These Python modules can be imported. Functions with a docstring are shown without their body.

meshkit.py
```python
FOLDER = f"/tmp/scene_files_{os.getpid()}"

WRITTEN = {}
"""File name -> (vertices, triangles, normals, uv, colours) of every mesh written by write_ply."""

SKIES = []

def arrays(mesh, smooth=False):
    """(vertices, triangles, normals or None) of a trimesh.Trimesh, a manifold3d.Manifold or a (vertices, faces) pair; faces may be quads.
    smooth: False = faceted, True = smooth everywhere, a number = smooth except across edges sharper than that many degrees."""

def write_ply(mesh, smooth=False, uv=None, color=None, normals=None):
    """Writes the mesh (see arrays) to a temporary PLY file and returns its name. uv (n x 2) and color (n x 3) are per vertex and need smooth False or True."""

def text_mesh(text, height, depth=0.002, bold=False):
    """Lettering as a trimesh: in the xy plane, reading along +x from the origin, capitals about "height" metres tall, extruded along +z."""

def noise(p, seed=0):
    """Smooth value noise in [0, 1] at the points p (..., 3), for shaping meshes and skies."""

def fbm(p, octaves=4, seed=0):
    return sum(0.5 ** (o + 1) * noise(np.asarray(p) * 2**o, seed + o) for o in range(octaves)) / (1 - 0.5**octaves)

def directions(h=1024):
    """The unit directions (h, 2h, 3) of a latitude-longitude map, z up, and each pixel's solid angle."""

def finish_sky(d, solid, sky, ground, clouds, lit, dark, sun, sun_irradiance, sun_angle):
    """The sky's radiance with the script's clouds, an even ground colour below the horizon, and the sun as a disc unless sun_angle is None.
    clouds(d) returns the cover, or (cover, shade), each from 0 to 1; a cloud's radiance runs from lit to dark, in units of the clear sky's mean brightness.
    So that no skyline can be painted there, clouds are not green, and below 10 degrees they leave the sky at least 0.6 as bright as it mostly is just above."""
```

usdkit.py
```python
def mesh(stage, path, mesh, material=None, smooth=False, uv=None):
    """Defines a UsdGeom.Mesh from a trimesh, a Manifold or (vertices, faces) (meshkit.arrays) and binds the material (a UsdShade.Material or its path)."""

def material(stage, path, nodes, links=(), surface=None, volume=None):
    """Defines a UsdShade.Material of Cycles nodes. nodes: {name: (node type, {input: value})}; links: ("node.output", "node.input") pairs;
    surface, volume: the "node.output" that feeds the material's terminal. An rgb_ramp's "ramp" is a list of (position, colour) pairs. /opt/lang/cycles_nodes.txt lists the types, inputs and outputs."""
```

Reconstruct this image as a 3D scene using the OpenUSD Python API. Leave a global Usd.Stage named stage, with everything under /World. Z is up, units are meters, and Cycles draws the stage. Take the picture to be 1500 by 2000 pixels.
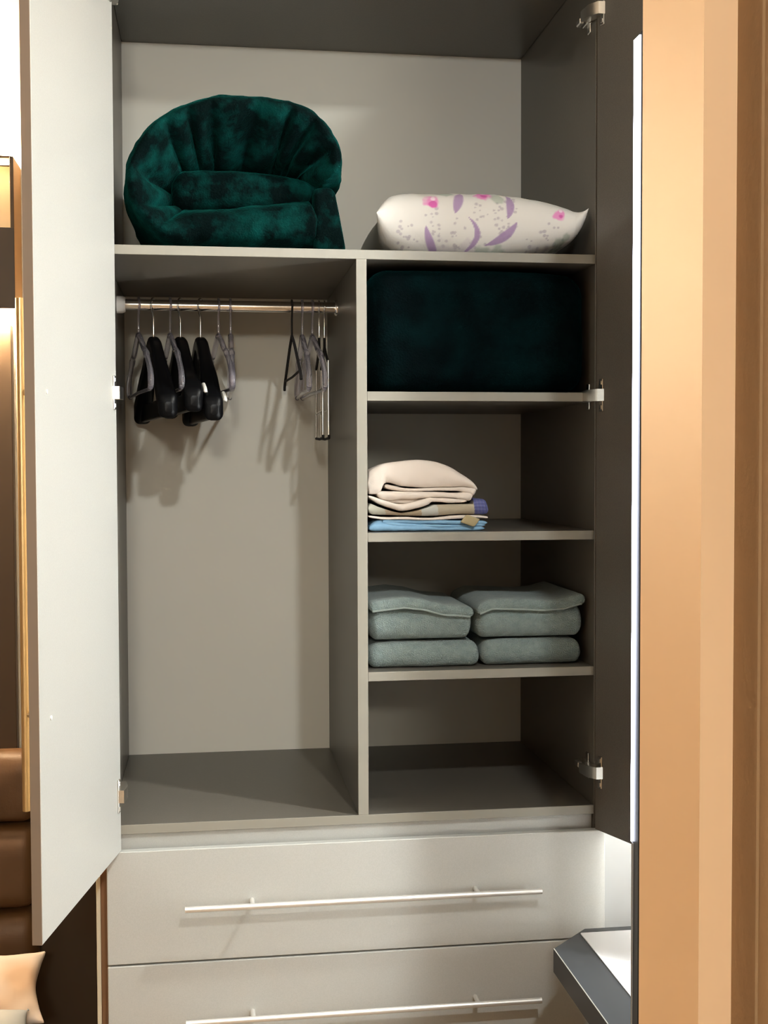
import math, random
import numpy as np, trimesh, manifold3d, usdkit, meshkit
from pxr import Usd, UsdGeom, UsdLux, UsdShade, Sdf, Gf, Vt

random.seed(3)
stage = Usd.Stage.CreateInMemory()
UsdGeom.SetStageUpAxis(stage, UsdGeom.Tokens.z)
UsdGeom.SetStageMetersPerUnit(stage, 1.0)
UsdGeom.Xform.Define(stage, '/World')
UsdGeom.Scope.Define(stage, '/World/Looks')
# All shapes are written with z = 0 at the wardrobe's inside floor and y = 0 at its front; ZO lifts them so that the room's floor is z = 0.
ZO = 0.77
W, D = 0.964, 0.593

# ------------------------------------------------------------------ camera, exposure, lights
YAW, PITCH, ROLL = 0.1411, -0.0366, -0.0034
CAM = np.array([0.1958, -2.3917, 0.6880])
cf = np.array([math.sin(YAW) * math.cos(PITCH), math.cos(YAW) * math.cos(PITCH), math.sin(PITCH)])
cr = np.array([math.cos(YAW), -math.sin(YAW), 0.0]); cu = np.cross(cr, cf)
cr, cu = cr * math.cos(ROLL) + cu * math.sin(ROLL), -cr * math.sin(ROLL) + cu * math.cos(ROLL)
cam = UsdGeom.Camera.Define(stage, '/World/camera')
M4 = np.eye(4); M4[0, :3], M4[1, :3], M4[2, :3], M4[3, :3] = cr, cu, -cf, CAM + [0, 0, ZO]
cam.AddTransformOp().Set(Gf.Matrix4d(*M4.ravel().tolist()))
cam.CreateHorizontalApertureAttr(36.0); cam.CreateVerticalApertureAttr(48.0)
cam.CreateFocalLengthAttr(2401.8 / 1500 * 36.0)
cam.CreateClippingRangeAttr(Gf.Vec2f(0.05, 50))
cam.CreateExposureAttr(0.87)


def disk_lamp(name, loc, radius, intensity, color, tilt=0.):
    l = UsdLux.DiskLight.Define(stage, '/World/' + name)
    l.AddTranslateOp().Set(Gf.Vec3d(loc[0], loc[1], loc[2] + ZO))
    if tilt: l.AddRotateXOp().Set(tilt)              # degrees from straight down towards the wardrobe
    l.CreateRadiusAttr(radius); l.CreateIntensityAttr(intensity); l.CreateColorAttr(Gf.Vec3f(*color))


def bulb_lamp(name, loc, radius, intensity, color):
    l = UsdLux.SphereLight.Define(stage, '/World/' + name)
    l.AddTranslateOp().Set(Gf.Vec3d(loc[0], loc[1], loc[2] + ZO))
    l.CreateRadiusAttr(radius); l.CreateIntensityAttr(intensity); l.CreateColorAttr(Gf.Vec3f(*color))


CEIL = 1.86
disk_lamp('room_ceiling_light', (0.72, -1.85, 1.70), 0.04, 760, (0.97, 1.0, 0.97), 30.0)     # key: ceiling lamp between doorway and wardrobe
disk_lamp('vanity_ceiling_light', (1.35, -0.605, 1.83), 0.07, 620, (0.985, 1.0, 0.95))   # downlight over the dressing table
bulb_lamp('hall_ceiling_light', (0.04, -4.80, 1.66), 0.16, 86, (1.0, 0.965, 0.83))    # corridor lamp behind the camera
LED_VANITY, LED_EDGE, LED_WARM = 95.0, 5.0, 420.0


# ------------------------------------------------------------------ helpers
used = {}


def numbered(parent, name):
    k = used.get((parent, name), 0); used[(parent, name)] = k + 1
    return name if k == 0 else f'{name}_{k:03d}'


class T:                                             # a thing or a part: its path and the origin that its children are relative to
    def __init__(s, path, loc): s.path, s.loc = path, np.array(loc, float)


def meta(prim, label=None, cat=None, group=None, kind=None):
    for k, v in (('label', label), ('category', cat), ('group', group), ('kind', kind)):
        if v: prim.SetCustomDataByKey(k, v)


def thing(name, label, cat, loc, group=None, rotz=0.0):
    p = '/World/' + numbered('/World', name)
    x = UsdGeom.Xform.Define(stage, p)
    x.AddTranslateOp().Set(Gf.Vec3d(loc[0], loc[1], loc[2] + ZO))
    if rotz: x.AddRotateZOp().Set(math.degrees(rotz))
    meta(x.GetPrim(), label, cat, group)
    return T(p, loc)


def obj(name, mesh, m, parent=None, label=None, cat=None, group=None, kind=None, smooth=35, color=None, local=False):
    """One Mesh. Without a parent it is top-level. Shapes are in room coordinates unless local."""
    pp = parent.path if parent else '/World'
    p = pp + '/' + numbered(pp, name)
    v, f, n = meshkit.arrays(mesh, smooth if color is None else True)
    loc = np.zeros(3)
    if parent is None: v = v + [0, 0, ZO]
    elif not local: v = v - parent.loc
    g = usdkit.mesh(stage, p, trimesh.Trimesh(v, f, process=False), LOOK[m], smooth=False)
    if n is not None:
        g.CreateNormalsAttr(Vt.Vec3fArray.FromNumpy(n.astype(np.float32))); g.SetNormalsInterpolation('vertex')
    if color is not None:
        UsdGeom.PrimvarsAPI(g).CreatePrimvar('print', Sdf.ValueTypeNames.Color3fArray, 'vertex').Set(Vt.Vec3fArray.FromNumpy(np.asarray(color, np.float32)))
    meta(g.GetPrim(), label, cat, group, kind)
    return T(p, parent.loc if parent else (0, 0, -ZO))


def struct(name, mesh, m, label=None, parent=None):
    return obj(name, mesh, m, parent, label, None, None, None if parent else 'structure')


def hull(pts): return trimesh.convex.convex_hull(np.asarray(pts, float))


def bx(x0, x1, y0, y1, z0, z1, c=0.0012):
    """A box with chamfered edges."""
    lo, hi = np.minimum([x0, y0, z0], [x1, y1, z1]), np.maximum([x0, y0, z0], [x1, y1, z1])
    c = min(c, 0.45 * (hi - lo).min()); P = []
    for s in np.ndindex(2, 2, 2):
        k = np.where(s, hi, lo)
        for a in range(3):
            q = k.copy()
            for b in range(3):
                if b != a: q[b] += c if s[b] == 0 else -c
            P.append(q)
    return hull(P)


def cat(*ms): return trimesh.util.concatenate([m if isinstance(m, trimesh.Trimesh) else trimesh.Trimesh(*meshkit.arrays(m)[:2], process=False) for m in ms])


def tube(pts, r, n=10, closed=False):
    """A round bar along a polyline, with flat ends. r may vary."""
    p = np.asarray(pts, float); r = np.broadcast_to(r, (len(p),))
    t = np.gradient(p, axis=0); t /= np.linalg.norm(t, axis=1, keepdims=True)
    a = np.cross(t[0], [0, 0, 1.0] if abs(t[0, 2]) < .9 else [1.0, 0, 0]); V = []
    for i in range(len(p)):
        a = a - t[i] * (a @ t[i]); a /= np.linalg.norm(a); b = np.cross(t[i], a)
        w = np.arange(n) * 2 * np.pi / n
        V.append(p[i] + r[i] * (np.cos(w)[:, None] * a + np.sin(w)[:, None] * b))
    return loft(V)


def loft(loops):
    L = np.asarray(loops, float); m, n = L.shape[:2]; F = []
    for i in range(m - 1):
        for j in range(n):
            k = (j + 1) % n
            F += [[i * n + j, i * n + k, (i + 1) * n + k], [i * n + j, (i + 1) * n + k, (i + 1) * n + j]]
    V = np.vstack([L.reshape(-1, 3), L[0].mean(0), L[-1].mean(0)])
    for j in range(n):
        k = (j + 1) % n
        F += [[m * n, k, j], [m * n + 1, (m - 1) * n + j, (m - 1) * n + k]]
    t = trimesh.Trimesh(V, F, process=False)
    if t.volume < 0: t.invert()
    return t


def smooth_path(pts, n):
    """Catmull-Rom through the rows of pts (any number of columns)."""
    P = np.asarray(pts, float); P = np.vstack([2 * P[0] - P[1], P, 2 * P[-1] - P[-2]]); out = []
    s = np.linspace(0, len(P) - 3 - 1e-9, n)
    for u in s:
        i = int(u); t = u - i; a, b, c, d = P[i:i + 4]
        out.append(.5 * ((2 * b) + (-a + c) * t + (2 * a - 5 * b + 4 * c - d) * t * t + (-a + 3 * b - 3 * c + d) * t ** 3))
    return np.array(out)


def soft_box(x0, x1, y0, y1, z0, z1, r, step=.007, warp=None):
    """A rounded slab of cloth: box grid pulled to rounded edges, then warped by warp(points, unit) (unit runs -1..1 in the box)."""
    c = np.array([(x0 + x1) / 2, (y0 + y1) / 2, (z0 + z1) / 2]); h = np.array([x1 - x0, y1 - y0, z1 - z0]) / 2
    r = np.minimum(np.broadcast_to(r, (3,)), h * .999)
    n = np.maximum(6, np.ceil(2 * h / step)).astype(int)
    V, F, at = [], [], 0
    for ax in range(3):
        a, b = [k for k in range(3) if k != ax]
        ga, gb = np.linspace(-1, 1, n[a] + 1), np.linspace(-1, 1, n[b] + 1)
        ga, gb = np.sin(ga * np.pi / 2 * .75) / np.sin(np.pi / 2 * .75), np.sin(gb * np.pi / 2 * .75) / np.sin(np.pi / 2 * .75)
        A, B = np.meshgrid(ga, gb, indexing='ij')
        for s in (-1, 1):
            p = np.zeros(A.shape + (3,)); p[..., a], p[..., b], p[..., ax] = A, B, s
            V.append(p.reshape(-1, 3)); m1, m2 = A.shape
            i, j = np.meshgrid(np.arange(m1 - 1), np.arange(m2 - 1), indexing='ij')
            q = np.stack([i * m2 + j, (i + 1) * m2 + j, (i + 1) * m2 + j + 1, i * m2 + j + 1], -1).reshape(-1, 4) + at
            flip = (s > 0) == (ax == 1)
            F.append(q[:, ::-1] if flip else q); at += m1 * m2
    U = np.vstack(V); F = np.vstack(F)
    p = U * h; q = np.clip(p, -(h - r), h - r); d = (p - q) / r
    L = np.linalg.norm(d, axis=1, keepdims=True); d = np.where(L > 1e-9, d / np.maximum(L, 1e-9), 0)
    p = q + d * r + c
    if warp: p = warp(p, U)
    m = trimesh.Trimesh(p, np.vstack([F[:, [0, 1, 2]], F[:, [0, 2, 3]]]), process=False)
    m.merge_vertices(digits_vertex=6)
    if m.volume < 0: m.invert()
    return m


def nz(p, scale, seed=0, oct=3): return meshkit.fbm(np.asarray(p) * scale + 50, oct, seed) - .5


# ------------------------------------------------------------------ materials
LOOK = {}


def mat(name, color, rough=.5, metal=0., noise=None, bump=None, sheen=0., spec=None, coat=0., extra=None):
    """Principled; noise = (other colour, scale, contrast low, high); bump = (scale, strength, distance)."""
    n = {'p': ('principled_bsdf', {'base_color': color, 'roughness': rough, 'metallic': metal})}
    n['p'][1].update(extra or {})
    if sheen: n['p'][1].update({'sheen_weight': sheen, 'sheen_roughness': .35, 'sheen_tint': tuple(min(1, c * 8 + .05) for c in color)})
    if spec is not None: n['p'][1]['specular_ior_level'] = spec
    if coat: n['p'][1].update({'coat_weight': coat, 'coat_roughness': .08})
    l = []
    if noise or bump: n['t'] = ('texture_coordinate', {})
    if noise:
        n['n'] = ('noise_texture', {'scale': noise[1], 'detail': 4.0, 'roughness': .6}); l.append(('t.object', 'n.vector'))
        n['r'] = ('rgb_ramp', {'ramp': [(noise[2], color), (noise[3], noise[0])]}); l += [('n.fac', 'r.fac'), ('r.color', 'p.base_color')]
    if bump:
        n['bn'] = ('noise_texture', {'scale': bump[0], 'detail': 3.0}); l.append(('t.object', 'bn.vector'))
        n['b'] = ('bump', {'strength': bump[1], 'distance': bump[2]}); l += [('bn.fac', 'b.height'), ('b.normal', 'p.normal')]
    LOOK[name] = usdkit.material(stage, '/World/Looks/' + name, n, l, surface='p.BSDF')


def printed(name, rough=.8, bump=None, sheen=0.):
    n = {'a': ('attribute', {'attribute': 'print'}), 'p': ('principled_bsdf', {'roughness': rough, 'sheen_weight': sheen})}; l = [('a.color', 'p.base_color')]
    if bump:
        n.update({'t': ('texture_coordinate', {}), 'bn': ('noise_texture', {'scale': bump[0], 'detail': 3.0}), 'b': ('bump', {'strength': bump[1], 'distance': bump[2]})})
        l += [('t.object', 'bn.vector'), ('bn.fac', 'b.height'), ('b.normal', 'p.normal')]
    LOOK[name] = usdkit.material(stage, '/World/Looks/' + name, n, l, surface='p.BSDF')


def glow(name, color, strength):
    LOOK[name] = usdkit.material(stage, '/World/Looks/' + name, {'e': ('emission', {'color': color, 'strength': strength})}, [], surface='e.emission')


mat('shaded_melamine', (.097, .086, .071), .40, noise=((.118, .106, .088), 420, .35, .65))  # darkened to carry the shade on the carcass and the right door
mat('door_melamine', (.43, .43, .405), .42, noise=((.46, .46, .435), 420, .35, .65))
mat('edge_band', (.25, .235, .198), .4)
mat('dim_door_edge', (.26, .20, .155), .5)  # browned to stand in for weak warm light on the edge
mat('back_board', (.60, .585, .53), .6)
mat('gap_shade', (.20, .10, .045), .7)  # colour of the shadow in the gap beside the drawers
mat('light_edge', (.72, .66, .52), .5)
mat('chrome', (.78, .76, .74), .12, 1.)
mat('nickel', (.80, .77, .72), .25, 1.)
mat('steel_brushed', (.88, .86, .83), .42, .75)
mat('brass_bar', (.80, .62, .36), .35, 1.)
mat('white_plastic', (.80, .78, .74), .35)
mat('dark_gap', (.04, .035, .03), .8)
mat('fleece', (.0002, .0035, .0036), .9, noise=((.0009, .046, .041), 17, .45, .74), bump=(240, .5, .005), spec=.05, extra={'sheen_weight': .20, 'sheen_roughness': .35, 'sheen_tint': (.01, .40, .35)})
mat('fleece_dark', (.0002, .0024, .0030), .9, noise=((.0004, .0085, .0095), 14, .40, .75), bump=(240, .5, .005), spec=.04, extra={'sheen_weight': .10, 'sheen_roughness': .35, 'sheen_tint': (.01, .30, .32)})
mat('cream_cotton', (.72, .64, .57), .85, bump=(300, .12, .002))
mat('blue_cotton', (.24, .43, .62), .85, noise=((.20, .38, .57), 60, .3, .7))
mat('tan_tag', (.42, .35, .20), .8)
mat('towel', (.205, .27, .262), .95, noise=((.26, .325, .31), 60, .35, .65), bump=(420, .9, .006), sheen=.25)
mat('towel_hem', (.26, .31, .29), .95, bump=(420, .5, .003))
mat('black_plastic', (.0025, .0025, .003), .34, spec=.12)
mat('black_velvet', (.012, .010, .010), .9)
mat('clear_plastic', (.82, .80, .90), .06, extra={'transmission_weight': .92, 'ior': 1.45})
mat('black_lacquer', (.022, .022, .024), .38)
mat('grey_rim', (.036, .039, .043), .42)
mat('white_gloss', (.88, .88, .90), .18)
mat('white_panel', (.35, .35, .34), .5)
mat('warm_lit_wood', (.58, .33, .13), .5)  # orange tone stands for warm light falling on the cabinet side
mat('tan_paint', (.82, .58, .37), .55)
mat('casing_paint', (.40, .26, .145), .7, bump=(180, .3, .002))
mat('wall_paint', (.50, .40, .29), .85)
mat('bedroom_paint', (.22, .17, .12), .85)
mat('pale_paint', (.76, .71, .63), .85)
mat('ceiling_paint', (.62, .59, .55), .9)
mat('floor_wood', (.25, .17, .10), .45, noise=((.32, .22, .13), 6, .3, .7))
mat('dark_wood', (.030, .018, .010), .45)
mat('brown_board', (.050, .028, .012), .5)
mat('brown_leather', (.10, .048, .017), .5, bump=(160, .15, .003))
mat('bedding_dark', (.03, .022, .016), .9)
mat('mirror_glass', (.85, .86, .87), .02, 1.)
printed('floral_print', .85, (220, .15, .002))
printed('plaid_print', .85, (400, .15, .002))
printed('bedding_print', .9)
glow('led_white', (.93, .97, .96), LED_VANITY)
glow('led_edge', (.80, .84, 1.0), LED_EDGE)
glow('led_warm', (1.0, .75, .47), LED_WARM)
glow('led_niche', (1.0, .60, .26), 14.0)

# ------------------------------------------------------------------ the room
FL = -ZO
struct('floor', bx(-2.3, 1.6, -6.2, .75, FL - .1, FL), 'floor_wood')
struct('ceiling', bx(-2.3, 1.6, -6.2, .75, CEIL, CEIL + .1), 'ceiling_paint')
struct('wall_back', bx(-2.3, 1.6, .615, .75, FL, CEIL), 'pale_paint')
struct('wall_left', bx(-2.4, -2.2, -6.2, .75, FL, CEIL), 'bedroom_paint')
struct('wall_right', bx(1.40, 1.6, -6.2, .75, FL, CEIL), 'wall_paint')
struct('wall_front', bx(-2.3, 1.6, -6.2, -6.1, FL, CEIL), 'wall_paint')
part_wall = cat(bx(.385, 1.6, -2.06, -1.955, FL, CEIL), bx(-2.3, -.62, -2.06, -1.955, FL, CEIL), bx(-.62, .385, -2.06, -1.955, CEIL - .04, CEIL))
struct('wall_doorway', part_wall, 'bedroom_paint')


def prism(poly, z0, z1):
    from shapely.geometry import Polygon
    m = trimesh.creation.extrude_polygon(Polygon(poly), z1 - z0, engine='earcut'); m.apply_translation([0, 0, z0]); return m


# right-hand door frame, seen edge on: reveal, rebate step, architrave
tr = struct('trim_1', prism([(.3574, -1.945), (.3574, -2.0027), (.372, -2.0027), (.40, -2.0027), (.40, -1.945)], FL, CEIL - .041), 'tan_paint', 'tan painted door frame of the doorway, nearest on the right')
struct('outer_casing', prism([(.3690, -2.0025), (.3690, -2.0210), (.3696, -2.0218), (.3696, -2.16), (.41, -2.16), (.41, -2.0025)], FL, CEIL - .041), 'casing_paint', 'browner outer casing', tr)
struct('trim_2', bx(-.62, -.585, -2.075, -1.945, FL, CEIL - .041), 'tan_paint', 'tan painted door frame on the left of the doorway')
struct('trim_3', bx(.985, 1.40, .0, .018, FL, CEIL), 'white_panel', 'pale filler panel beside the wardrobe, behind the black-rimmed table')

# ------------------------------------------------------------------ wardrobe
wr = thing('wardrobe', 'tall taupe wardrobe with both doors open, shelves, hanging rail and drawers', 'wardrobe', (W / 2, .29, FL))
TH, XD, ZS = .018, .4824, 1.1107
obj('side_panel', bx(-.018, 0, .004, .61, FL + .06, 1.706), 'shaded_melamine', wr)
obj('side_panel', bx(W, W + .018, 0, .61, FL + .06, 1.706), 'shaded_melamine', wr)
obj('edge_strip', bx(-.0262, -.0182, -.001, .04, FL + .06, 1.706), 'light_edge', wr, 'narrow pale edge strip on the left side')
obj('front_edge', bx(-.018, -.0015, -.0005, .0035, FL + .06, -.05), 'gap_shade', wr, 'brown strip painted as the shaded gap beside the drawers')  # paints the shadow between side panel and drawer fronts
obj('back_panel', bx(-.010, W + .010, D, D + .008, -.02, 1.70), 'back_board', wr, 'pale grey back board')
obj('top_panel', bx(0, W, .002, .592, 1.688, 1.706), 'shaded_melamine', wr)
fp = obj('floor_panel', bx(0, W, .0015, .592, -.018, 0), 'shaded_melamine', wr)
obj('edge_band', bx(0, W, 0, .0014, -.018, 0, .0005), 'edge_band', fp)
dv = obj('divider', bx(XD, XD + .0205, .0015, .592, 0, ZS - .018), 'shaded_melamine', wr)
obj('edge_band', bx(XD, XD + .0205, 0, .0014, 0, ZS - .018, .0005), 'edge_band', dv)
sh = obj('shelf', bx(0, W, .0015, .592, ZS - .018, ZS), 'shaded_melamine', wr)
obj('edge_band', bx(0, W, 0, .0014, ZS - .018, ZS, .0005), 'edge_band', sh)
for z in (.8358, .5586, .2831):
    sh = obj('shelf', bx(XD + .0206, W, .003, .592, z - .018, z), 'shaded_melamine', wr)
    obj('edge_band', bx(XD + .0208, W - .0002, .0015, .0029, z - .018, z, .0005), 'edge_band', sh)
obj('front_rail', bx(0, W, .012, .03, -.06, -.018), 'door_melamine', wr)
obj('plinth', bx(-.018, W + .018, .04, .06, FL, FL + .06), 'shaded_melamine', wr)
obj('drawer_case', bx(.004, W - .004, .032, .57, FL + .065, -.062), 'dark_gap', wr)


def bar_handle(parent, a, b, face, r, posts, m, label):
    """A round bar from a to b with posts (fractions) that run to the face (vector from bar to face)."""
    a, b, face = map(np.asarray, (a, b, face))
    ms = [tube([a, a + (b - a) * .5, b], r, 14)]
    for t in posts:
        q = a + (b - a) * t; ms.append(tube([q, q + face * .5, q + face], r * .8, 10))
    obj('handle', cat(*ms), m, parent, label)


for k, (z1, z0) in enumerate(((-.0465, -.2650), (-.2685, -.4870), (-.4905, -.7060))):
    d = obj('drawer', bx(-.0045, W + .0185, -.018, 0, z0, z1, .0015), 'door_melamine', wr)
    zc = -.1515 - .2195 * k
    bar_handle(d, (.1435, -.055, zc), (.8405, -.055, zc), (0, .0375, 0), .0058, (.183, .818), 'steel_brushed', 'slim brushed steel bar handle')


class Leaf:                                          # a door's own frame: u from the hinge to the free edge, n out of its outer face
    def __init__(s, H, ang, side):
        s.H, s.d = np.array(H), np.array([side * math.sin(ang), -math.cos(ang)])
        s.n = np.array([side * math.cos(ang), math.sin(ang)])

    def __call__(s, m):
        v = np.array(m.vertices); o = v.copy()
        o[:, :2] = s.H + v[:, :1] * s.d + v[:, 1:2] * s.n
        t = trimesh.Trimesh(o, m.faces, process=False)
        if t.volume < 0: t.invert()
        return t


def hinge(door, leaf, z, side):
    """Cup flange on the door, arm to the carcass, mounting plate on the side panel."""
    x0 = 0 if side < 0 else W
    s = 1 if side < 0 else -1                        # into the cupboard
    fl = leaf(cat(bx(.012, .024, -.003, 0, z - .032, z + .032, .001), *[bx(.0145, .0215, -.0045, -.003, z + q - .004, z + q + .004, .001) for q in (-.024, .024)]))
    p = leaf.H + leaf.d * .018 - leaf.n * .003
    q = np.array([x0 + s * (.022 if side < 0 else .017), .035 if side < 0 else .012])
    arm = []
    for (a, w, h) in ((p, .009, .012), ((p + q) / 2 + [s * .004, -.002], .010, .0115), (q, .010, .0095)):
        arm += [[a[0] + i * w * .9, a[1] + j * w * .6, z + k * h] for i in (-1, 1) for j in (-1, 1) for k in (-1, 1)]
    tip = bx(x0 + s * .012, x0 + s * (.030 if side < 0 else .022), .036, .062, z - .006, z + .006, .002)
    plate = cat(bx(x0 + s * .0002, x0 + s * .010, .022, .058, z - .009, z + .009), bx(x0 + s * .0002, x0 + s * .0035, .028, .046, z - .026, z + .026))
    h = obj('hinge', cat(fl, hull(arm)), 'nickel', door, 'steel cup hinge')
    obj('hinge_plate', cat(tip, plate), 'nickel', wr)
    return h


DB, DT = -.0455, 1.700
leafL = Leaf((.0232, -.012), .187, -1)
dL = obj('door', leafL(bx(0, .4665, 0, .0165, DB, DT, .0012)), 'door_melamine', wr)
obj('edge_band', leafL(bx(.4667, .4680, .0004, .0162, DB, DT, .0004)), 'dim_door_edge', dL, 'free edge of the door, coloured brown for dim warm light')
for z in (.829, .065, 1.585): hinge(dL, leafL, z, -1)
for z in (.807, .296):
    obj('screw_cap', leafL(tube([(.413, .0005, z), (.413, -.0005, z), (.413, -.0015, z)], .0035, 12)), 'white_plastic', dL, 'small white screw cap')
P = lambda u, n, z: np.array([*(leafL.H + leafL.d * u + leafL.n * n), z])
bar_handle(dL, P(.392, .048, .955), P(.392, .048, .142), [*(-leafL.n * .031), 0], .0064, (.182, .81), 'brass_bar', 'long slim metal bar handle')
leafR = Leaf((W - .002, -.014), math.radians(20), 1)
dR = obj('door', leafR(bx(0, .473, 0, .018, DB, DT, .0012)), 'shaded_melamine', wr)  # same board as the left door, in the shade-darkened colour
for z in (.829, .074, 1.585): hinge(dR, leafR, z, 1)
PR = lambda u, n, z: np.array([*(leafR.H + leafR.d * u + leafR.n * n), z])
bar_handle(dR, PR(.40, .053, .955), PR(.40, .053, .142), [*(-leafR.n * .035), 0], .0055, (.182, .81), 'brass_bar', 'long slim metal bar handle')

# hanging rail: an oval chrome tube in white end sockets
RY, RZ = .36, 1.044
w_ = np.arange(28) * 2 * np.pi / 28
oval = lambda x, a, b: np.stack([np.full(28, x), RY + a * np.cos(w_), RZ + b * np.sin(w_)], 1)
rail = obj('clothes_rail', loft([oval(.003, .0085, .012), oval(.24, .0085, .012), oval(XD - .003, .0085, .012)]), 'chrome', wr, 'chrome hanging rail')
obj('rail_socket', loft([oval(.0, .017, .019), oval(.012, .017, .019), oval(.018, .013, .016)]), 'white_plastic', rail, 'white rail end socket')
obj('rail_socket', loft([oval(XD - .006, .014, .016), oval(XD - .003, .016, .018), oval(XD, .016, .018)]), 'chrome', rail)

# ------------------------------------------------------------------ rolled comforter on the top shelf
cm = thing('comforter', 'dark green velvety comforter rolled up on the top shelf beside the floral pillow', 'comforter', (.26, .26, ZS))


def roll(path, y0, y1, n, seed, gather, ex=3.2):
    """A thick folded quilt: path rows are x, z, radius; the section is a superellipse from y0 to y1 in depth, with radial gathers."""
    q = smooth_path(path, n); c, r = q[:, :2], q[:, 2]
    t = np.gradient(c, axis=0); L = np.linalg.norm(t, axis=1); t /= L[:, None]; s = np.cumsum(L)
    nn = np.stack([t[:, 1], -t[:, 0]], 1)
    k = 56; w = np.arange(k) * 2 * np.pi / k
    cw, sw = np.sign(np.cos(w)) * abs(np.cos(w)) ** (2 / ex), np.sign(np.sin(w)) * abs(np.sin(w)) ** (2 / ex)
    yc, h = (y0 + y1) / 2, (y1 - y0) / 2; loops = []
    m = len(c)
    for i in range(m):
        e = min(1, math.sqrt(max(1e-4, 1 - max(0, 1 - min(4 * i + 3, m - 1 - i) / (.035 * m)) ** 2)))
        front = np.clip(-sw, 0, 1); wob = gather(i / (m - 1))
        skew = .085 * cw * front * min(1, wob / .04)
        rip = skew + wob * front * np.clip(cw + .75, 0, 1) * (1 - abs(np.sin(s[i] * 56 + .9 * np.sin(s[i] * 31 + seed) + .6 * cw))) ** 1.5
        rr = r[i] * e * (1 - .0 * front)
        pts = np.stack([c[i, 0] + nn[i, 0] * cw * rr, np.full(k, yc) + sw * h * (.9 + .1 * e) + rip, c[i, 1] + nn[i, 1] * cw * rr], 1)
        loops.append(pts)
    mm = loft(loops)
    v = np.array(mm.vertices); nrm = mm.vertex_normals
    v = v + nrm * (nz(v, 14, seed, 2) * .014 + nz(v, 45, seed + 5, 2) * .005)[:, None]
    v[:, 2] = np.maximum(v[:, 2], ZS + .0008)
    mm.vertices = v
    return mm


arch = [(.408, 1.173, .060), (.33, 1.166, .054), (.22, 1.158, .047), (.145, 1.160, .049), (.100, 1.195, .052), (.088, 1.252, .053), (.122, 1.310, .058),
        (.195, 1.343, .062), (.29, 1.352, .066), (.370, 1.338, .064), (.418, 1.298, .052), (.425, 1.250, .038)]
g1 = lambda t: .046 * min(1, max(0, (t - .24) / .14)) * (1 - .5 * max(0, t - .8) / .2)
cover = obj('outer_fold', roll(arch, .035, .46, 440, 3, g1), 'fleece', cm, smooth=True)
obj('inner_fold', soft_box(.125, .425, .085, .44, 1.19, 1.272, (.03, .03, .036), .007, lambda p, u: p + np.stack([0 * u[:, 0], .02 * nz(p, 9, 4), .010 * nz(p, 12, 8) + .012 * (1 - u[:, 0] ** 2) - .004 - .010 * u[:, 0]], 1)), 'fleece', cm, smooth=True)
obj('hem_band', soft_box(.404, .458, .041, .30, 1.1115, 1.240, (.012, .016, .014), .006, lambda p, u: p + np.stack([.012 * -u[:, 2] * (u[:, 0] > 0), .012 * nz(p, 16, 6), .004 * nz(p, 20, 2) + 0 * u[:, 2]], 1)), 'fleece', cm, smooth=True)
obj('back_fold', soft_box(.40, .482, .16, .47, 1.1115, 1.235, (.025, .03, .04), .007, lambda p, u: p + np.stack([-.018 * (u[:, 2] + 1) * (u[:, 0] > 0), 0 * u[:, 0], .006 * nz(p, 12, 2)], 1)), 'fleece', cm, smooth=True)

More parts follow.
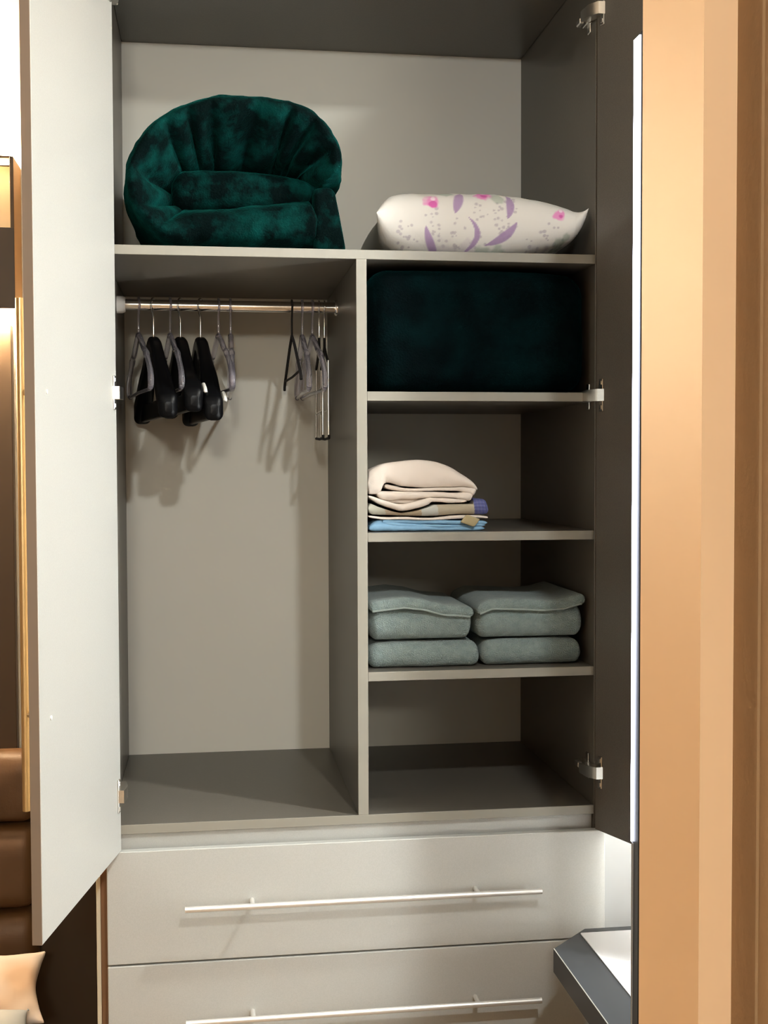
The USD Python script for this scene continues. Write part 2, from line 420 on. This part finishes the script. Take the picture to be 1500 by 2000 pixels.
# comforter packed in the compartment below
def pack(p, u):
    d = nz(p, 8, 11, 3)
    return p + np.stack([.010 * nz(p, 9, 12) * (abs(u[:, 0]) < .99), .030 * d, .012 * nz(p, 7, 13) * (u[:, 2] > -.9) - .012 * np.clip(u[:, 0] - .55, 0, 1) * (u[:, 2] > 0)], 1)


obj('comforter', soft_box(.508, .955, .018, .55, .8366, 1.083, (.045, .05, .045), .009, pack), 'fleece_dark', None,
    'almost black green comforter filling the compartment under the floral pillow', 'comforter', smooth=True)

# ------------------------------------------------------------------ floral pillow
def pillow_mesh(cx, cy, z0, hx, hy, hz, n=170, e=2.6, pw=.46, pn=.06):
    g = np.linspace(-1, 1, n); g = np.sign(g) * (1 - (1 - abs(g)) ** 1.8); A, B = np.meshgrid(g, g, indexing='ij')
    V, F = [], []
    for s in (1, -1):
        th = (np.clip(1 - abs(A) ** e, 0, 1) * np.clip(1 - abs(B) ** e, 0, 1)) ** pw
        pin = 1 - pn * (1 - A ** 2) * abs(B) ** 3
        pin2 = 1 - pn * (1 - B ** 2) * abs(A) ** 3
        V.append(np.stack([A * pin2 * hx, B * pin * hy, s * th * hz], -1).reshape(-1, 3))
        i, j = np.meshgrid(np.arange(n - 1), np.arange(n - 1), indexing='ij')
        q = np.stack([i * n + j, (i + 1) * n + j, (i + 1) * n + j + 1, i * n + j + 1], -1).reshape(-1, 4) + (0 if s > 0 else n * n)
        F.append(q if s > 0 else q[:, ::-1])
    F = np.vstack(F); m = trimesh.Trimesh(np.vstack(V), np.vstack([F[:, [0, 1, 2]], F[:, [0, 2, 3]]]), process=False)
    m.merge_vertices(digits_vertex=7)
    return m


pm = pillow_mesh(0, 0, 0, .214, .215, .070, 300, 7.0, .5, .075)
v = np.array(pm.vertices)
bump_ = nz(v, 9, 21, 3) * .020 + nz(v, 30, 22, 2) * .004
v[:, 2] += bump_ * (1 - np.clip(abs(v[:, 0]) / .22, 0, 1) ** 6)
fx = v[:, 0] / .214; fy = v[:, 1] / .215
# the front edge is plumped up, the pillow sags to the shelf, its front corners stick out and up
v[:, 2] += .030 * np.clip(-fy - .55, 0, 1) ** 2 * 0
vv = v.copy()
v[:, 2] *= 1.0 - .42 * np.clip(fx - .15, 0, 1)
rot = math.radians(-2); v[:, 0] = vv[:, 0] * math.cos(rot) - vv[:, 1] * math.sin(rot); v[:, 1] = vv[:, 0] * math.sin(rot) + vv[:, 1] * math.cos(rot)
pc = np.array([.748, .235, ZS + .066])
v = v + pc
cl = (abs(fx) > .8) & (fy < -.7)
v[:, 2] += .012 * np.clip(-fx - .75, 0, 1) * np.clip(-fy, 0, 1) ** 6 * 4.0 + .030 * np.clip(fx - .88, 0, 1) * np.clip(-fy, 0, 1) ** 8 * 8.0
v[:, 2] = np.maximum(v[:, 2], ZS + .0008 + 0 * v[:, 2])
pm.vertices = v


def print_floral(v):
    """Flat print on the pillowcase: lilac leaves, pink flowers, grey sprigs, soft green leaves on white. a across, b up the front and over the top."""
    a, b = v[:, 0] - .745, v[:, 2] - ZS + .55 * np.clip(v[:, 1] - .06, 0, 1)
    C = np.tile(np.array([.74, .73, .705]), (len(v), 1))

    def paint(mask, col):
        k = np.clip(mask, 0, 1)[:, None]; C[:] = C * (1 - k) + np.array(col) * k

    def stroke(p0, p1, p2, wid, col, op=.9):
        best = np.full(len(v), 9.0)
        for t in np.linspace(0, 1, 28):
            q = (1 - t) ** 2 * np.array(p0) + 2 * t * (1 - t) * np.array(p1) + t * t * np.array(p2)
            w = .75 * wid * (math.sin(math.pi * min(.97, t * .95 + .04)) + .08)
            best = np.minimum(best, np.hypot(a - q[0], b - q[1]) / w)
        paint(np.clip((1.15 - best) / .3, 0, 1) * op, col)

    def blob(x, y, r, col, op=.85, seed=0):
        n = nz(np.stack([a, b, 0 * a], 1), 90, seed, 2)
        d = np.hypot(a - x, (b - y) * 1.15) / r + n * .9
        paint(np.clip((1.0 - d) / .35, 0, 1) * op, col)

    lil, pink, dpink, gre, gry = (.36, .24, .45), (.78, .22, .56), (.62, .08, .38), (.33, .42, .34), (.42, .38, .44)
    rng = np.random.default_rng(5)
    for (x, y) in ((-.16, .055), (-.15, .02), (-.09, .035), (-.06, .05), (-.055, .012), (-.02, .03), (.03, .085), (.035, .06), (.04, .04), (.10, .02), (.13, .05), (-.10, .075), (-.01, .09), (.15, .018), (.055, .10)):
        for _ in range(9):
            blob(x + rng.normal(0, .011), y + rng.normal(0, .012), rng.uniform(.0022, .0045), gry, .65, int(rng.integers(99)))
    for (x, y, r) in ((-.08, .005, .030), (-.03, .012, .024), (.12, .004, .03)): blob(x, y, r, (.60, .56, .60), .55, 7)
    for (p0, p1, p2, w) in (((-.118, .055), (-.112, .020), (-.085, -.004), .010), ((-.03, .075), (.01, .035), (-.045, .004), .007), ((.065, .065), (.05, .035), (.005, .022), .0105), ((-.058, .085), (-.05, .11), (-.04, .14), .012),
                            ((.048, .075), (.06, .10), (.052, .128), .010), ((.17, .12), (.15, .15), (.10, .17), .010), ((-.15, .14), (-.12, .17), (-.09, .19), .010), ((.0, .15), (.02, .18), (.06, .20), .012)):
        stroke(p0, p1, p2, w, lil)
    for (x, y, r) in ((-.105, .105, .018), (.152, .083, .014), (.0, .128, .020), (-.02, .19, .018), (.12, .19, .018), (-.13, .22, .018)):
        blob(x, y, r, pink, .85, 3); blob(x + .003, y - .004, r * .45, dpink, .8, 9); blob(x + .004, y + .008, r * .3, (.9, .75, .85), .9, 12)
    for (x, y, r) in ((.03, .118, .015), (.0, .003, .022), (.035, .006, .018), (.17, .04, .012), (-.075, .135, .018), (.155, .03, .012), (.06, .15, .018), (-.17, .15, .014)): blob(x, y, r, gre, .6, 14)
    return C


obj('pillow', pm, 'floral_print', None, 'plump white pillow with a lilac and pink floral print on the top shelf', 'pillow', color=print_floral(np.array(pm.vertices)))

# ------------------------------------------------------------------ folded linen
def above(ms, z):
    """Nothing dips under what it lies on."""
    for m in ms:
        v = np.array(m.vertices); v[:, 2] = np.maximum(v[:, 2], z); m.vertices = v
    return ms


Z3 = .5586
X0 = XD + .026
def ribbon(rows, back=.33, seed=0, dome=0., amp=1.0):
    """One folded layer seen from the front: rows are (across, top, bottom) in mm from the left and above the shelf, and the front's depth in m; rounded front edge, thin ends."""
    q = smooth_path([(X0 + a * .001, Z3 + t * .001, Z3 + b * .001, y) for a, t, b, y in rows], 110)
    n = len(q); loops = []
    for i, (x, zt, zb, y) in enumerate(q):
        e = math.sqrt(max(.02, 1 - max(0, 1 - min(i, n - 1 - i) / 5.0) ** 2))
        zm, h = (zt + zb) / 2, max(.0008, (zt - zb) / 2) * e
        r = min(h, .012); fr = [(y + r - r * math.cos(w), zm + h * math.sin(w)) for w in np.linspace(-math.pi / 2, math.pi / 2, 11)]
        bk = [(y + r + (back - y - r) * t, zm + h - dome * t ** 2) for t in (.08, .2, .4, .6, .8, 1)] + [(y + r + (back - y - r) * t, max(Z3 + .0006, zm - h)) for t in (1, .6, .3, .1)]
        loops.append([(x, a, b) for a, b in fr + bk])
    m = loft(loops); v = np.array(m.vertices); f2 = v.copy(); f2[:, 1] *= .35
    v[:, 1] += amp * (.010 * nz(f2, 26, seed, 3)); v[:, 2] += amp * .0024 * nz(f2, 40, seed + 1, 2)
    v[:, 2] = np.maximum(v[:, 2], Z3 + .0006); m.vertices = v
    return m


bl = thing('folded_sheet', 'light blue folded sheet at the bottom of the linen stack', 'sheet', (.63, .2, Z3))
obj('layers', cat(ribbon([(3, 11, 3, .038), (20, 17, 1, .036), (80, 12, 1, .036), (140, 9, 1, .036), (238, 9, 0, .036)], .32, 30),
                  ribbon([(6, 15, 10, .044), (25, 23, 11, .038), (70, 17, 9, .038), (110, 15, 8, .038), (160, 13, 7, .037), (239, 15, 8, .037)], .32, 32),
                  ribbon([(29, 24, 17, .040), (80, 24, 16, .038), (130, 23, 15, .038), (185, 21, 13, .037), (243, 20, 12, .037)], .32, 34)), 'blue_cotton', bl, smooth=True)
obj('selvedge', cat(ribbon([(1, 33, 29, .038), (26, 30, 25, .038), (72, 29, 24, .037), (124, 27, 22, .037), (184, 32, 25, .037), (225, 31, 26, .036), (244, 29, 24, .035)], .32, 35)), 'cream_cotton', bl, 'pale border layer', smooth=True)
obj('tag', soft_box(.700, .728, .024, .030, Z3 + .013, Z3 + .029, .0025, .003, lambda p, u: p + np.stack([.006 * u[:, 2], -.002 * u[:, 2], -.005 * u[:, 0]], 1)), 'tan_tag', bl, 'small tan care tag')

pl = ribbon([(0, 58, 35, .036), (40, 57, 33, .035), (100, 53, 31, .035), (140, 55, 31, .035), (190, 58, 34, .035), (222, 64, 33, .036), (240, 62, 33, .038), (246, 48, 36, .040)], .33, 41, 0., .5)
pl = pl.subdivide()
pv = np.array(pl.vertices)
sag = np.interp(pv[:, 0], X0 + np.array([0, 20, 48, 68, 98, 122, 135, 170, 215, 216.5]) * .001, Z3 + np.array([60, 50, 41, 37, 41, 48, 53, 54, 54, 90]) * .001)
pv[:, 2] = np.minimum(pv[:, 2], sag); pl.vertices = pv
pcx = np.tile(np.array([.40, .36, .27]), (len(pv), 1))
sx = pv[:, 0] + .15 * (pv[:, 2] - Z3 - .03)
for lo, hi, col in ((.50, .545, (.40, .39, .32)), (.545, .618, (.36, .29, .20)), (.618, .652, (.45, .46, .43)), (.652, .722, (.40, .35, .26)), (.727, .80, (.075, .085, .24))):
    pcx[(sx >= lo) & (sx < hi)] = col
pcx = np.where((np.sin(sx * 900) > .75)[:, None] & (sx[:, None] > .727), pcx * .55 + np.array([.07, .07, .11]), pcx)
pcx = np.where((np.sin(pv[:, 2:3] * 900) > .8) & (sx[:, None] > .727), pcx * 1.25 + .03, pcx)
obj('folded_sheet', pl, 'plaid_print', None, 'beige plaid folded sheet with a dark blue end, between cream and blue ones', 'sheet', color=pcx)

cs = thing('folded_sheet', 'thick cream folded sheet on top of the linen stack', 'sheet', (.62, .2, Z3 + .059))
obj('top_layer', ribbon([(0, 117, 76, .037), (10, 126, 75, .034), (25, 133, 78, .033), (38, 137, 97, .036), (70, 141, 91, .037), (112, 143, 88, .038), (155, 134, 88, .038), (190, 117, 89, .038), (212, 101, 87, .038), (224, 88, 80, .042)], .33, 50, .030, 1.2), 'cream_cotton', cs, smooth=True)
obj('folds', cat(ribbon([(36, 97, 87, .052), (58, 91, 82, .046), (85, 86, 80, .045), (135, 87, 81, .046), (185, 88, 80, .044), (214, 88, 71, .041), (221, 85, 77, .043)], .32, 61),
                 ribbon([(19, 81, 71, .041), (33, 81, 63, .038), (75, 80, 64, .040), (135, 79, 67, .041), (176, 77, 66, .041), (206, 78, 60, .040), (214, 75, 66, .043)], .32, 63),
                 ribbon([(28, 66, 60, .055), (80, 66, 56, .052), (122, 68, 58, .055), (200, 66, 60, .055)], .32, 67),
                 ribbon([(1, 74, 68, .039), (23, 66, 55, .036), (48, 59, 46, .035), (68, 55, 41, .033), (98, 60, 46, .035), (122, 67, 53, .037), (134, 67, 59, .042), (165, 66, 57, .038), (202, 63, 57, .041)], .32, 65)), 'cream_cotton', cs, smooth=True)

# ------------------------------------------------------------------ towels
Z4 = .2831


def towel(label, x0, x1, y0, z0, z1, seed, flap=None):
    t = thing('towel', label, 'towel', ((x0 + x1) / 2, .2, z0))
    h = z1 - z0

    def body(p, u):
        q = p.copy(); q[:, 1] = 0
        return p + np.stack([.008 * nz(p, 14, seed), .012 * nz(p, 11, seed + 1) + .0045 * nz(p, 95, seed + 7, 2), .006 * nz(p, 9, seed + 2) * (u[:, 2] > -.9) - .010 * np.clip(abs(u[:, 0]) - .6, 0, 1) * (u[:, 2] > 0)], 1)
    ms = above([soft_box(x0, x1, y0, y0 + .29, z0 + .0006, z1, (.017, h * .44, h * .44), .005, body)], z0 + .0006)
    obj('fold', ms[0], 'towel', t, smooth=True)
    if flap:
        def fz(x): return np.interp(x, flap[0], flap[1])

        def fw(p, u):
            e = fz(p[:, 0]); q = p.copy(); q[:, 2] += e; q[:, 2] += .012 * np.clip(u[:, 1] + .3, 0, 1) * 0
            q[:, 1] += .008 * nz(p, 14, seed + 3) + .004 * nz(p, 95, seed + 8, 2)
            return q
        f = soft_box(x0 - .002, x1 + .001, y0 - .008, y0 + .285, z1 - .016, z1 + .006, (.012, .010, .0105), .0055, fw)
        obj('top_flap', f, 'towel', t, smooth=True)
        xs = np.linspace(x0 + .004, x1 - .008, 60)
        pth = np.stack([xs, y0 - .005 + .008 * nz(np.stack([xs, 0 * xs + y0, 0 * xs + z1], 1), 14, seed + 3), z1 - .0145 + fz(xs)], 1)
        obj('hem', tube(pth, .0024, 7), 'towel_hem', t, 'pale stitched hem', smooth=True)
    return t


towel('grey-green towel at the bottom of the left towel stack', X0, .738, .035, Z4, Z4 + .052, 81)
towel('grey-green towel at the bottom of the right towel stack', .741, .952, .036, Z4, Z4 + .053, 85)
towel('grey-green towel on top of the left stack, beside the divider', X0 + .003, .722, .034, Z4 + .0555, Z4 + .125, 90, ([.50, .53, .58, .62, .66, .70, .74], [.004, .008, .013, .008, -.003, -.006, -.012]))
towel('grey-green towel on top of the right stack, with a curled corner', .731, .955, .035, Z4 + .0555, Z4 + .126, 95, ([.72, .735, .76, .82, .87, .91, .945, .96], [-.012, -.004, .006, .004, .001, .004, .013, .011]))

# ------------------------------------------------------------------ hangers: local frame, u (across) along y, origin at the top of the rail
TOP = RZ + .0125


def arc(r, a0, a1, n, cz): return [(r * math.cos(t), cz + r * math.sin(t)) for t in np.linspace(math.radians(a0), math.radians(a1), n)]


def uz(pts, x=0.): return [(x, u, z) for u, z in pts]


def hook(r, stem, tubr):  # the loop passes in front of the rail
    """Open hook over the rail and a stem down to the neck."""
    return tube(smooth_path(uz([(-u, z) for u, z in [(-r * .98, -r * .9)] + arc(r, 178, -35, 9, -r + tubr + .0005) + [(.004, -r * 2.1), (0, -r * 2.9), (0, stem)]]), 40), tubr, 8)


def hanger_root(name, label, x, rot, grp=None):
    return thing(name, label, 'hanger', (x, RY, TOP), grp, rot)


def clear_parts(t):
    obj('hook', hook(.015, -.082, .0026), 'clear_plastic', t, smooth=True, local=True)
    for s in (-1, 1):
        arm = smooth_path(uz([(0, -.078), (s * .04, -.094), (s * .085, -.116), (s * .105, -.120), (s * .12, -.128), (s * .17, -.162), (s * .186, -.182), (s * .184, -.200), (s * .165, -.206)]), 40)
        rr = np.interp(np.linspace(0, 1, 40), [0, .45, .5, .55, .8, 1], [.0065, .0055, .0075, .0055, .0065, .005])
        obj('arm', tube(arm, rr, 9), 'clear_plastic', t, smooth=True, local=True)
    obj('trouser_bar', tube(uz([(-.168, -.206), (0, -.204), (.168, -.206)]), .0042, 8), 'clear_plastic', t, smooth=True, local=True)


clear = [('clear plastic hanger nearest the white rail socket', .046, .18), ('clear plastic hanger between the first two black hangers', .114, .15),
         ('clear plastic hanger just right of the black hangers', .219, .14), ('clear plastic hanger, rightmost of the left-hand group', .2455, .0),
         ('clear plastic hanger next to the thin black hanger', .404, .0), ('clear plastic hanger beside the silver-barred hanger', .4265, .06)]
first = None
for lb, x, r in clear:
    t = hanger_root('clear_hanger', lb, x, r, 'clear plastic hangers on the rail')
    if first is None: clear_parts(t); first = t
    else:
        pr = stage.GetPrimAtPath(t.path); pr.GetReferences().AddInternalReference(first.path); pr.SetInstanceable(True)


def rrect(w, h, n=5, e=.35):
    """Rounded rectangle loop in the plane: width w (x), height h (z)."""
    c = e * min(w, h); out = []
    for (sx, sz, a) in ((1, 1, 0), (-1, 1, 90), (-1, -1, 180), (1, -1, 270)):
        for q in np.linspace(a, a + 90, n):
            out.append((sx * (w / 2 - c) + c * math.cos(math.radians(q)), sz * (h / 2 - c) + c * math.sin(math.radians(q))))
    return out


def black_hanger(label, x, rot, strip, drop=-.235):
    t = hanger_root('black_hanger', label, x, rot, 'chunky black hangers on the rail')
    hk = hook(.016, -.088, .0020); hv = np.array(hk.vertices)
    hk.vertices = np.stack([hv[:, 0] * .88 + hv[:, 1] * .47, hv[:, 1] * .88 - hv[:, 0] * .47, hv[:, 2]], 1)   # hooks hang turned on the rail
    obj('hook', hk, 'chrome', t, 'thin chrome hook', smooth=True, local=True)
    for s in (-1, 1):
        rows = smooth_path([(0, -.098, .026, .034), (.03, -.112, .026, .040), (.08, -.152, .028, .044), (.125, -.190, .036, .050), (.165, drop + .012, .038, .056), (.186, drop - .004, .040, .054), (.194, drop - .008, .031, .040), (.199, drop - .010, .014, .018)], 30)
        loops = [[(a, s * u, z + b) for a, b in rrect(w, h)] for u, z, w, h in rows]
        obj('arm', loft(loops), 'black_plastic', t, smooth=50, local=True)
    obj('trouser_bar', loft([[(a, u, drop - .008 + b) for a, b in rrect(.012, .040)] for u in (-.165, 0, .165)]), 'black_plastic', t, smooth=True, local=True)
    if strip:
        a, b = np.array((.0235, -.165, drop + .027)), np.array((.0245, -.188, drop + .010))
        obj('white_strip', tube([a, (a + b) / 2 + [.001, 0, 0], b], .0042, 8), 'white_plastic', t, 'small white strip', smooth=True, local=True)  # short white bar near the end of the front arm
    return t


black_hanger('chunky black hanger, leftmost of the three black ones', .078, .19, False)
black_hanger('chunky black hanger, middle one of the three black ones', .136, .16, True, -.222)
black_hanger('chunky black hanger, rightmost of the three black ones', .180, .14, True, -.240)

vh = hanger_root('velvet_hanger', 'thin black hanger alone in front of the clear ones on the right', .381, .03)
obj('hook', hook(.0148, -.080, .0021), 'black_velvet', vh, smooth=True, local=True)
for s in (-1, 1):
    obj('arm', tube(smooth_path(uz([(0, -.076), (s * .05, -.098), (s * .12, -.138), (s * .18, -.172), (s * .19, -.186)], 0), 24), .0032, 8), 'black_velvet', vh, smooth=True, local=True)
obj('trouser_bar', tube(uz([(-.16, -.166), (0, -.168), (.16, -.166)]), .0026, 8), 'black_velvet', vh, smooth=True, local=True)

for k, (lb, x, r) in enumerate((('tall trouser hanger with pale steel rods, left of the two by the divider', .4415, -.02), ('tall trouser hanger with pale steel rods, next to the divider', .4535, -.015))):
    t = hanger_root('trouser_hanger', lb, x, r, 'tall trouser hangers by the divider')
    obj('hook', hook(.0152, -.085, .0016), 'chrome', t, smooth=True, local=True)
    obj('neck', tube(uz([(0, -.08), (0, -.10), (-.05, -.125), (-.10, -.142)]), .0030, 8), 'black_velvet', t, 'black coated upper arm', smooth=True, local=True)
    for s in (-1, 1):
        obj('rod', tube(uz([(s * .10, -.138), (s * .104, -.20), (s * .108, -.300)]), .0022, 8), 'nickel', t, 'pale steel side rod', smooth=True, local=True)
    obj('arm', tube(uz([(0, -.10), (.05, -.125), (.10, -.142)]), .0030, 8), 'black_velvet', t, smooth=True, local=True)
    for z in (-.195, -.245):
        obj('crossbar', tube(uz([(-.104, z), (0, z), (.104, z)]), .0018, 6), 'nickel', t, smooth=True, local=True)
    obj('foot', tube(uz([(-.112, -.300), (-.108, -.306), (0, -.306), (.112, -.302)]), .0030, 8), 'black_velvet', t, 'dark bottom bar', smooth=True, local=True)

# ------------------------------------------------------------------ dressing table and lit mirror at the right
ZT, TT = -.200, .046
tb = thing('dressing_table', 'black-rimmed dressing table with a bright white top and a cut-off corner', 'table', (1.1, -.35, ZT - TT))
poly = [(.8195, -.618), (.8195, -.217), (.9045, -.1315), (1.399, -.1315), (1.399, -.618)]
inner = [(.8885, -.616), (.8885, -.157), (.8905, -.155), (1.397, -.155), (1.397, -.616)]
obj('rim', prism(poly, ZT - TT, ZT - .0022), 'grey_rim', tb)
obj('top_sheet', prism(inner, ZT - .0021, ZT - .0002), 'white_gloss', tb, 'white glossy inset top')
obj('side_band', cat(prism([(.8183, -.618), (.8183, -.2165), (.8195, -.217), (.8195, -.618)], ZT - TT, ZT - .003)), 'black_lacquer', tb, 'black edge band')
obj('edge_line', bx(.8180, .8200, -.618, -.217, ZT - .0029, ZT - .0016, .0004), 'steel_brushed', tb, 'thin bright edge line')
obj('bracket', bx(1.20, 1.399, -.45, -.25, ZT - TT - .10, ZT - TT - .0003), 'black_lacquer', tb)

mr = thing('mirror_panel', 'tall black mirror panel with a glowing white edge, standing at the table end', 'mirror', (1.1, -.636, FL))
obj('frame', bx(.8245, 1.399, -.650, -.6225, FL, 1.322, .0015), 'black_lacquer', mr)
obj('mirror_glass', bx(.88, 1.36, -.6223, -.6195, ZT + .02, 1.30, .0005), 'mirror_glass', mr)
obj('light_strip', hull([(x, y, z) for x in (.8217, .8244) for y, z in ((-.6226, 1.316), (-.6485, 1.316), (-.6226, .122), (-.6266, .122))]), 'led_edge', mr, 'glowing cool white edge strip')
obj('light_strip', hull([(x, y, z) for x in (.8231, .8244) for y, z in ((-.6226, .120), (-.6285, .120), (-.6226, -.190), (-.6265, -.190))]), 'white_panel', mr, 'pale unlit end of the edge strip')
obj('light_strip', tube([(1.31, -.610, ZT + .06), (1.31, -.610, .6), (1.31, -.610, 1.27)], .009, 12), 'led_white', mr, 'glowing cool white strip')

# ------------------------------------------------------------------ beside the wardrobe: bed head, lit cabinet, pillow
wp = struct('trim_4', bx(-2.19, -.030, .600, .614, FL, -.02), 'brown_board', 'dark brown board low on the wall behind the bed, shade included in its colour')  # lower wall lies in shade; the dark board colour stands for it
hb = thing('headboard', 'brown upholstered headboard panel with padded channels behind the open door', 'headboard', (-.9, .57, FL))
obj('backboard', bx(-1.9, -.256, .566, .596, -.02, 1.02), 'brown_board', hb)
for z0, z1, yy in ((-.135, .035, .50), (-.335, -.138, .49), (-.50, -.338, .48)):
    obj('cushion', soft_box(-1.9, -.208, yy, .597, z0, z1, (.03, .05, .05), .02, lambda p, u: p + np.stack([0 * u[:, 0], .012 * nz(p, 9, 31), .010 * nz(p, 7, 33) * (1 - abs(u[:, 2]))], 1)), 'brown_leather', hb, smooth=True)
wc = thing('wall_cabinet', 'dark wall cabinet with a warm lit open niche on top, left of the wardrobe', 'cabinet', (-.9, .55, 1.045))
obj('body', bx(-1.5, -.2445, .505, .613, 1.05, 1.232), 'dark_wood', wc)
obj('side_board', bx(-.2443, -.2363, .505, .613, 1.05, 1.392), 'warm_lit_wood', wc, 'side board with warm light put into its tan colour')
obj('front_edge', bx(-.2443, -.2363, .502, .5048, 1.232, 1.392, .0006), 'brown_board', wc)
obj('front_panel', bx(-1.5, -.2363, .500, .5048, 1.05, 1.2318, .0006), 'dark_wood', wc)
obj('niche_back', bx(-1.5, -.2445, .600, .613, 1.2322, 1.392), 'light_edge', wc)
obj('niche_top', bx(-1.5, -.2445, .520, .613, 1.3922, 1.398), 'brown_board', wc)
obj('light_strip', bx(-1.45, -.250, .525, .540, 1.380, 1.3918, .002), 'led_niche', wc, 'warm glowing light strip')
obj('light_strip', bx(-1.45, -.240, .522, .534, 1.3982, 1.410, .002), 'led_warm', wc, 'warm glowing light strip')
obj('light_strip', bx(-1.45, -.240, .530, .545, 1.037, 1.0498, .002), 'led_warm', wc, 'warm glowing light strip')

bed = thing('bed', 'bed with dark bedding below the padded headboard', 'bed', (-1.05, -.4, FL))
obj('base', bx(-1.9, -.20, -1.3, .46, FL, -.62, .01), 'brown_board', bed)
obj('mattress', soft_box(-1.9, -.19, -1.3, .47, -.615, -.575, .02, .03, None), 'bedding_dark', bed, smooth=True)


def bed_pillow(label, c, h, tiltx, rotz, seed, cols):
    m = pillow_mesh(0, 0, 0, *h, n=90)
    v = np.array(m.vertices); v += m.vertex_normals * (nz(v, 9, seed) * .03)[:, None]
    a = math.radians(tiltx); v[:, 1:] = v[:, 1:] @ np.array([[math.cos(a), math.sin(a)], [-math.sin(a), math.cos(a)]])
    b = math.radians(rotz); v[:, :2] = v[:, :2] @ np.array([[math.cos(b), math.sin(b)], [-math.sin(b), math.cos(b)]])
    v += c; m.vertices = v
    k = np.clip(.5 + 1.6 * nz(v, 10, seed + 1, 2) * 2, 0, 1)[:, None]
    obj('bed_pillow', m, 'bedding_print', None, label, 'pillow', color=np.array(cols[0]) * (1 - k) + np.array(cols[1]) * k)


bed_pillow('apricot pillow on the bed, upper one at the lower left corner', (-.358, .30, -.438), (.19, .09, .045), 30, 6, 61, ((.50, .36, .26), (.56, .50, .46)))
bed_pillow('pale blue-grey pillow on the bed, lower one at the bottom left', (-.36, .12, -.503), (.19, .11, .045), 26, 10, 65, ((.44, .46, .47), (.26, .31, .37)))
